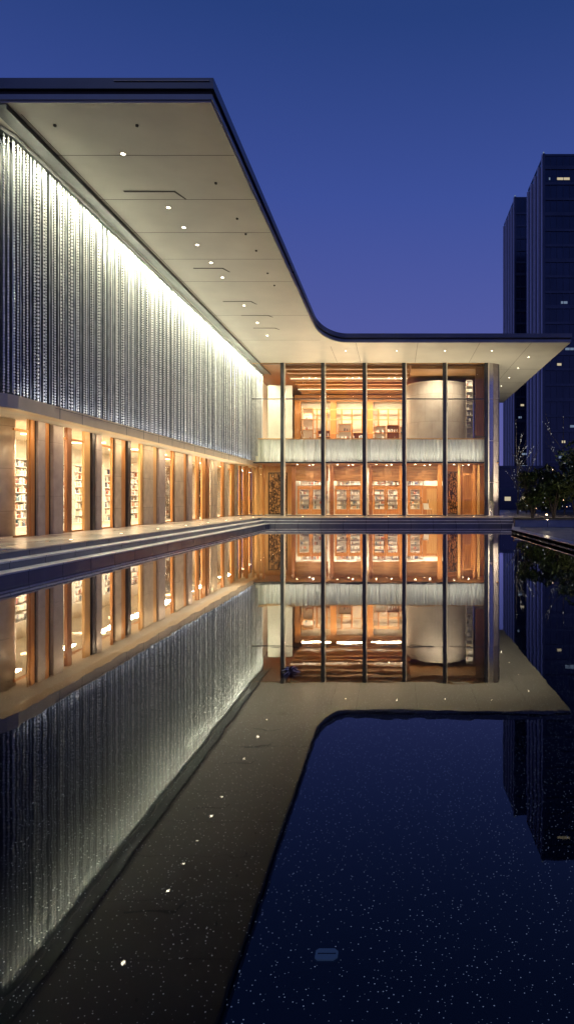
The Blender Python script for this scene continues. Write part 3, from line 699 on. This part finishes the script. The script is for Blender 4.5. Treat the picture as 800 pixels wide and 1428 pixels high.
# lamps inside the front wing
for i, x in enumerate((-7, -3.8, -.7, 2.4, 5.5)):
    area('hall_lamp', (x, YF+.35, 4.56), 2.6, .12, 110, (1, .76, .47), (0, .35, -1), 170)
    area('hall_lamp_rear', (x, 54.9, 4.56), 2.2, .5, 170, (1, .86, .64))
    for dx, dy in ((-.7, 51.5), (.5, 51.9), (.1, 52.8)):
        b = MB(); disc(b, x+dx, dy, 4.585, 4.597, .06); b.build('ceiling_spot', 'lamp', bld)
        spot('ceiling_spot_lamp', (x+dx, dy, 4.57), 60, (1, .76, .47), (0, .25, -1), 130, .9, .05)
for i, x in enumerate((-7, -3.8, -.7)):
    area('upper_lamp', (x, 58.2, 11.1), 2.6, .5, 330, (1, .78, .52))
    area('upper_uplight', (x, 56.8, 8.6), 2.6, .3, 150, WARM, (0, -.25, 1), 170)
    for k, dx in enumerate((-.5, 0, .5)):
        b = MB(); disc(b, x+dx+.4*i, 53.6, SOF-.46, SOF-.44, .07); b.build('ceiling_spot', 'lamp', bld)
area('upper_lamp_front', (-3, 51.6, 11.9), 14, .5, 330, (1, .84, .6), (0, .15, -1), 160)
area('balustrade_wash', (-1.5, 50.35, 4.80), 17, .12, 110, (1, .95, .78), (0, .45, 1), 150)
area('drum_wash', (4.2, 52.2, 11.7), 4.5, .2, 170, (1, .84, .62), (0, .5, -1), 150)
area('stair_wash', (-9.7, 52, 11.5), 1.2, .8, 120, (1, .9, .66), (0, .3, -1), 170)
for z in (11.62, 11.15):
    b = MB(); b.box(-8.5, 1.1, 57.3 if z > 11.5 else 53.0, 57.36 if z > 11.5 else 53.06, z-.05+(0 if z > 11.5 else .6), z+(0 if z > 11.5 else .6)); b.build('light_line', 'softlamp', bld)

# terrace uplights (recessed, real lamps of the place) lighting the soffit
for i, y in enumerate((19.5, 23.1, 26.7, 30.3, 33.9, 37.5, 41.1, 44.7)):
    o = empty('ground_uplight', (-9.75, y, FLOOR), 'small recessed terrace uplight, %s counted from the near end' % ordn[i], 'uplight', 'uplights along the terrace')
    m2 = MB(); disc(m2, 0, 0, .0, .012, .07); m2.build('rim', 'polish', o)
    m2 = MB(); disc(m2, 0, 0, .0121, .016, .05); m2.build('lens', 'warmlamp', o)
    spot('uplight_lamp', (-9.75, y, FLOOR+.05), 60+150*i, (1, .90, .70), (.10, 0, 1), 105, 1.0, .08)
for i, x in enumerate((-6.6, -3.4, -.4, 2.7, 5.8)):
    o = empty('ground_uplight', (x, 46.8, FLOOR), 'recessed uplight in front of the glass front, %s from the left' % ordn[i], 'uplight', 'uplights before the glass front')
    m2 = MB(); disc(m2, 0, 0, .0, .012, .07); m2.build('rim', 'polish', o)
    m2 = MB(); disc(m2, 0, 0, .0121, .016, .05); m2.build('lens', 'warmlamp', o)
    spot('uplight_lamp', (x, 46.8, FLOOR+.05), 1150, CREAM, (0, -.05, 1), 100, 1.0, .08)
spot('corner_fill_light', (8.6, 47.6, FLOOR+.05), 2600, CREAM, (-.10, .45, 1), 90, 1.0, .08)  # fill light added to brighten the rounded corner, no fitting there
for y in (50, 56, 62): spot('side_uplight', (9.6, y, FLOOR+.05), 700, CREAM, (0.1, 0, 1), 100, 1.0, .08)

# ------------------------------------------------------------------ books: largest as things, rest one object
def bsize(b): return -(b[4]*b[5]+b[3]*b[5])*(F/b[1])**2
def inview(b):
    px = VX+F*b[0]/b[1]
    if b[6] == 'x': return True
    pw_ = VX+F*XG/(b[1]*XG/b[0])         # direction is the same at the wall plane
    return any(p0-2 < px < p1+1 for p0, p1 in opens)
BK.sort(key=lambda b: (not inview(b), bsize(b)))
def book_geo(mbb, b, o=(0, 0, 0), mi=0):
    x, y, z, wd, dp, h, ax, c = b
    hx, hy = (dp/2, wd/2) if ax == 'y' else (wd/2, dp/2)
    x -= o[0]; y -= o[1]; z -= o[2]
    mbb.box(x-hx, x+hx, y-hy, y+hy, z, z+h, mi)
    if ax == 'y': mbb.box(x-hx, x+hx+.004, y-hy+.004, y+hy-.004, z+h*.72, z+h*.80, 5)
    else: mbb.box(x-hx+.004, x+hx-.004, y-hy-.004, y+hy, z+h*.72, z+h*.80, 5)
allb = ['book%d' % i for i in range(8)]
for b in BK[:260]:
    mb = MB(); book_geo(mb, b, b[:3], b[7]); o = mb.build('book', allb); o.location = b[:3]
    if b[6] == 'y': tag(o, 'book standing on a white shelf behind the arcade openings', 'book', 'books in the side wing shelves')
    elif b[2] > 5: tag(o, 'book on a timber shelf upstairs behind the glass front', 'book', 'books in the upstairs shelves')
    else: tag(o, 'book on a lit shelf behind the glazed entrance doors', 'book', 'books behind the doors')
mb = MB()
for b in BK[260:]: book_geo(mb, b, (0, 0, 0), b[7])
tag(mb.build('books', allb), 'dense rows of small mixed books on the lit shelves', 'books', None, 'stuff')
# white seat and table in the halls
def chair(loc, rz, label):
    o = empty('chair', loc, label, 'chair', 'white chairs'); o.rotation_euler = (0, 0, rz)
    MB().box(-.24, .24, -.24, .24, .42, .47).build('seat', 'white', o)
    b = MB(); b.add([(-.24, .20, .47), (.24, .20, .47), (.24, .34, .92), (-.24, .34, .92), (-.24, .24, .47), (.24, .24, .47), (.24, .38, .92), (-.24, .38, .92)],
                    [(0, 1, 2, 3), (7, 6, 5, 4), (0, 4, 5, 1), (1, 5, 6, 2), (2, 6, 7, 3), (3, 7, 4, 0)]); b.build('backrest', 'white', o)
    for sx in (-1, 1):
        for sy in (-1, 1): MB().tube([(sx*.2, sy*.2, .42), (sx*.24, sy*.24, 0)], .018, 6).build('leg', 'woodd', o)
chair((2.75, 52.6, FLOOR+.012), 2.6, 'white chair standing before the plain timber wall of the fourth bay')
chair((-14.0, 25.6, FLOOR+.012), 1.9, 'white chair just inside the first arcade opening')
chair((-14.1, 27.3, FLOOR+.012), 1.2, 'white chair inside the arcade, seen past the golden timber pier')

# ------------------------------------------------------------------ towers
def tower(X, Y, W, D, H, label, nf, seed, lit):
    r = random.Random(seed); o = empty('office_tower', (X, Y, 0), label, 'tower')
    b = MB(); b.box(0, W, 0, D, -1, H, 0)
    z = 3.0; k = 0
    while z < H-2:
        b.box(.25, W-.1, -.22, -.01, z, z+.55+.3*(k % 3 == 0), 1); z += 3.6; k += 1
    x = 1.5
    while x < W: b.box(x, x+.10, -.14, -.012, 0, H-.3, 1); x += 1.5
    b.box(-.1, W+.1, -.1, D+.1, H+.002, H+.5, 1)
    b.build('body', ['tower', 'tband'], o)
    for k in range(nf):
        y = .2+(D-.6)*k/(nf-1)
        f = MB(); f.box(-.42, -.012, y, y+.5, 0, H-(.3 if k else -.6)); f.build('fin', 'fin', o)
    f = MB(); f.box(-.3, .25, -.4, -.23, 0, H+.5); f.build('corner_fin', 'tband', o)
    for k, (fx, z, w_, c) in enumerate(lit):
        nn = int((z-3)/3.6); zz = 3+3.6*nn+1.2
        p = MB(); p.box(fx, fx+w_, -.05, -.012, zz, zz+.55); p.build('lit_window', c, o)
    for q in (0, W*.5): p = MB(); p.tube([(q, .2, H+.5), (q, .2, H+1.1)], .18, 6); p.build('roof_lamp', 'lit2', o)
L1 = [(3, 78, 3.0, 'lit1'), (1.2, 78, .4, 'lit2'), (4, 49, 1.5, 'lit2'), (5, 38, 2, 'lit2'), (3, 34, 1.1, 'lit1'), (6, 20, 1.6, 'lit2'), (4.2, 17, .8, 'lit1'), (12, 40, 2, 'lit1'), (3.5, 13, 1.2, 'lit2')]
tower(34.8, 150, 24, 17, 81.7, 'tall dark blue office tower with pale fins, cut by the picture edge', 5, 1, L1)
L2 = [(.8, 47, .5, 'lit2'), (.9, 44, .4, 'lit1'), (.8, 37, .4, 'lit2'), (1.6, 31, 1.0, 'lit1'), (1, 28, .9, 'lit2'), (2, 17, 1.6, 'lit2'), (1.4, 12, 1.6, 'lit2')]
tower(35.65, 190, 20, 18.5, 90.5, 'narrower dark office tower with pale fins, half hidden behind the nearer tower', 5, 2, L2)

def low_block(X, Y, W, D, H, label, seed):
    r = random.Random(seed); o = empty('low_building', (X, Y, 0), label, 'building')
    b = MB(); b.box(0, W, 0, D, -1, H, 0); b.box(-.2, W+.2, -.2, D+.2, H+.001, H+.5, 1)
    z = 3.5
    while z < H-1: b.box(.05, W-.05, -.12, -.011, z, z+.5, 1); z += 3.6
    b.build('body', ['tower', 'tband'], o)
    for _ in range(int(W*H/50)):
        fx = r.uniform(.5, W-3); zz = 3.5+3.6*r.randrange(max(1, int((H-4)/3.6)))-1.9
        w_ = MB(); w_.box(fx, fx+r.uniform(.5, 1.6), -.04, -.011, zz, zz+r.uniform(.5, 1.3)); w_.build('lit_window', r.choice(('lit1', 'lit2', 'lit2')), o)
low_block(18.5, 118, 22, 14, 7.5, 'low dark block at the foot of the towers, seen beside the glass corner', 4)
low_block(44, 112, 40, 16, 9, 'long low dark block behind the shrubs at the picture edge', 5)
# ------------------------------------------------------------------ planter wall, shrubs, fairy-light trees
pw = MB(); pw.box(0, 34, 0, .35, 0, .42); wl = pw.build('planter_wall', 'panel'); wl.location = (8.45, 37.9, .171)
tag(wl, 'low grey panelled planter wall on the right bank', 'wall')
wl.location = (7.0, 37.4, .171)
c = MB(); c.box(-.03, 34.02, -.04, .39, .422, .46); c.build('coping', 'steel', wl)
sb = MB(); sb.box(8.4, 41, 37.8, 45.4, .171, .52); sb.box(13.05, 41, 45.4, 68, .171, .52)
struct(sb.build('soil_bed', 'soil'), 'dark planted bed behind the planter wall')
def leafblob(mb, c, rad, n, r, size=.16, mi=0):
    for _ in range(n):
        while True:
            v = Vector((r.uniform(-1, 1), r.uniform(-1, 1), r.uniform(-1, 1)))
            if .35 < v.length < 1: break
        p = Vector(c)+Vector((v.x*rad[0], v.y*rad[1], v.z*rad[2]))
        a = Vector((r.uniform(-1, 1), r.uniform(-1, 1), r.uniform(-.6, .9))).normalized(); u = a.cross(Vector((0, .3, 1))).normalized(); s = size*r.uniform(.6, 1.5)
        mb.add([p-a*s, p+u*s*.45, p+a*s, p-u*s*.45], [(0, 1, 2, 3)], mi)
def shrub(x, y, h, wd, label, seed, name='shrub', mats=('leaf', 'leaf2'), cat='shrub', n=16, zb=.52, lights=7):
    r = random.Random(seed); o = empty(name, (x, y, zb), label, cat, 'shrubs on the right bank')
    t = MB(); tips = []
    for k in range(6):
        a = r.uniform(0, 6.28); q = Vector((math.cos(a)*wd*.35, math.sin(a)*wd*.35, h*r.uniform(.55, .85)))
        t.tube([(0, 0, -.02), (q.x*.3, q.y*.3, q.z*.45), tuple(q)], [.05+h*.01, .035, .012], 5); tips.append(q)
    t.build('trunk', 'bark', o)
    c = MB()
    for k in range(n):
        a = r.uniform(0, 6.28); rr_ = wd*.5*math.sqrt(r.random()); zz = h*r.uniform(.22, .92)
        rr_ *= 1-.5*max(0, zz/h-.5)*1.5
        s = wd*r.uniform(.13, .26)
        leafblob(c, (rr_*math.cos(a), rr_*math.sin(a), zz), (s, s, s*r.uniform(.7, 1.1)), 150, r, .11+.012*h, k % 2)
    c.build('crown', list(mats), o)
    if lights:
        b = MB()
        for _ in range(lights):
            a = r.uniform(0, 6.28); zz = h*r.uniform(.1, .85); rr_ = wd*.5*r.uniform(.6, 1.0)*(1-.4*zz/h); p = Vector((rr_*math.cos(a), -abs(rr_*math.sin(a)), zz)); e_ = .026
            b.add([p+Vector(v)*e_ for v in ((1, 0, 0), (-1, 0, 0), (0, 1, 0), (0, -1, 0), (0, 0, 1), (0, 0, -1))], [(0, 2, 4), (2, 1, 4), (1, 3, 4), (3, 0, 4), (2, 0, 5), (1, 2, 5), (3, 1, 5), (0, 3, 5)], r.choice((0, 0, 1)))
        b.build('light_string', ['bulb', 'bulbw'], o)['kind'] = 'stuff'
shrub(12.6, 44.6, 4.6, 3.4, 'broad dark shrub just right of the lit bare tree', 1)
shrub(14.9, 49.0, 6.2, 5.0, 'tallest dark green shrub, beneath the nearer tower', 2, n=22)
shrub(18.2, 49.5, 6.2, 4.8, 'wide dark green shrub at the picture edge', 3, n=22)
shrub(10.9, 44.0, 4.0, 2.9, 'leafy shrub behind the planter wall end, second from the glass corner', 4, n=10)
shrub(14.6, 42.0, 2.4, 2.6, 'rounded low shrub behind the middle of the planter wall', 5, n=12)
shrub(17.2, 43.0, 2.9, 2.8, 'low dark shrub behind the planter wall near the picture edge', 6, n=14)
shrub(12.3, 56.5, 2.6, 2.4, 'small shrub beyond the corner of the glass building', 7, n=10, zb=.52)
shrub(21.5, 46.0, 4.0, 3.6, 'dark shrub outside the right picture edge', 8, n=14)
for i, (x, y, h) in enumerate(((15, 62, 3.6), (20.5, 60, 4.4), (26, 56, 5.2))):
    shrub(x, y, h, 4.2, ['dark round shrub in the rear row, nearest the building', 'dark rear shrub under the nearer tower', 'dark rear shrub farthest right'][i], 20+i, n=12)
def lit_tree(x, y, h, label, seed, zb=.52, spread=.28, nb=9, warm=False, bulbs=150):
    r = random.Random(seed); o = empty('bare_tree', (x, y, zb), label, 'tree', 'bare trees with fairy lights')
    t = MB(); segs = []
    top = (r.uniform(-.2, .2), 0, h)
    main = [(0, 0, -.02), (.06, 0, h*.3), (-.08, .05, h*.6), top]; t.tube(main, [.09, .06, .04, .01], 6); segs.append(main)
    for k in range(nb):
        z0 = h*r.uniform(.18, .7); a = r.uniform(0, 6.28); L = h*spread*r.uniform(.6, 1.2)
        p = [(0, 0, z0), (L*.45*math.cos(a), L*.45*math.sin(a), z0+L*.6), (L*.7*math.cos(a+.3), L*.7*math.sin(a+.3), z0+L*1.35)]
        t.tube(p, [.03, .02, .008], 4); segs.append(p)
        for j in range(2):
            s0 = Vector(p[1]); b2 = a+r.uniform(-1, 1); q = s0+Vector((math.cos(b2), math.sin(b2), 1.3))*L*.35
            t.tube([tuple(s0), tuple(q)], [.014, .005], 4); segs.append([tuple(s0), tuple(q)])
    t.build('trunk', 'litbark', o)
    b = MB()
    for _ in range(bulbs):
        s = r.choice(segs[:1]*3+segs); k = r.randrange(len(s)-1); f = r.random(); p = Vector(s[k]).lerp(Vector(s[k+1]), f)+Vector((r.uniform(-.05, .05), -.05, 0))
        e_ = .024
        b.add([p+Vector(v)*e_ for v in ((1, 0, 0), (-1, 0, 0), (0, 1, 0), (0, -1, 0), (0, 0, 1), (0, 0, -1))], [(0, 2, 4), (2, 1, 4), (1, 3, 4), (3, 0, 4), (2, 0, 5), (1, 2, 5), (3, 1, 5), (0, 3, 5)])
    q = b.build('light_string', 'bulbw' if warm else 'bulb', o); q['kind'] = 'stuff'
lit_tree(10.35, 54.0, 8.0, 'slender bare tree with white fairy lights, closest to the building corner', 1, bulbs=60, nb=6)
shrub(9.5, 44.2, 3.9, 2.4, 'dark shrub at the foot of the glass corner, left end of the planted bed', 9, n=12)
lit_tree(12.3, 60.0, 5.4, 'small bare tree with spreading lit branches behind the shrubs', 2, spread=.4, bulbs=30)
lit_tree(14.8, 56.0, 8.6, 'tall thin bare tree with white lights before the nearer tower fins', 3, bulbs=45, nb=6)
lit_tree(17.4, 52.0, 7.4, 'thin bare lit tree rising behind the widest shrub', 4, bulbs=45, nb=6)
# small path lights in the bed
for i, (x, y) in enumerate(((9.6, 40.6), (11.9, 40.2), (13.4, 40.4), (15.6, 40.2), (17.0, 40.8))):
    o = empty('garden_lamp', (x, y, .52), 'small warm garden lamp among the shrubs, %s from the building' % ordn[i], 'garden lamp', 'garden lamps')
    MB().tube([(0, 0, -.01), (0, 0, .28)], .025, 8).build('post', 'steel', o)
    MB().tube([(0, 0, .281), (0, 0, .35)], .055, 10).build('lamp_head', 'warmlamp', o)
    l = bpy.data.lights.new('garden_lamp_light', 'POINT'); l.energy = 38; l.color = (1, .8, .5); l.shadow_soft_size = .05
    lo = bpy.data.objects.new('garden_lamp_light', l); lo.location = (x, y-.1, .95); COL.objects.link(lo)

# ------------------------------------------------------------------ small things in the pool
u = empty('underwater_light', (-.27, 2.62, -.10), 'small square pale blue glass light set in the pool floor', 'pool light')
MB().prism([(-.045, -.03), (.03, -.03), (.05, -.01), (.05, .03), (.03, .05), (-.045, .05), (-.06, .035), (-.06, -.015)], .0, .012).build('frame', 'steel', u)
MB().prism([(-.038, -.022), (.026, -.022), (.042, -.006), (.042, .026), (.026, .042), (-.038, .042), (-.05, .03), (-.05, -.01)], .0121, .018).build('lens', pbr('pale_blue_lens', (.10, .19, .38), (.18, .28, .50), rough=.3, emis=(.25, .42, .8), es=.045), u)
for q in (.010,): MB().box(-.04, .034, q-.0015, q+.0015, .0182, .021).build('guard_bar', 'steel', u)
r = random.Random(5); o = empty('fountain_tuft', (-1.06, 6.6, 0), 'small dark glinting tuft of a fountain nozzle breaking the still water', 'fountain nozzle')
b = MB(); b.tube([(0, 0, -.1), (0, 0, .03)], .022, 8); b.build('nozzle', 'steel', o)
b = MB()
for k in range(46):
    a = r.uniform(0, 6.28); L = r.uniform(.03, .125); hh = r.uniform(.01, .055)
    b.tube([(0, 0, .02), (L*.5*math.cos(a), L*.5*math.sin(a), hh), (L*math.cos(a), L*math.sin(a), hh*r.uniform(.2, .9))], [.004, .005, .002], 4, k % 3 == 0)
b.build('spray', ['dark', 'white'], o)

# ------------------------------------------------------------------ render settings
vs_ = sc.view_settings; vs_.view_transform = 'Standard'; vs_.look = 'None'; vs_.exposure = 0; vs_.gamma = 1; vs_.use_curve_mapping = False
sc.render.engine = 'CYCLES'
cy_ = sc.cycles; cy_.use_denoising = True; cy_.max_bounces = 7; cy_.diffuse_bounces = 3; cy_.glossy_bounces = 4; cy_.transparent_max_bounces = 14; cy_.transmission_bounces = 2
cy_.sample_clamp_indirect = 60; cy_.caustics_reflective = False; cy_.caustics_refractive = False
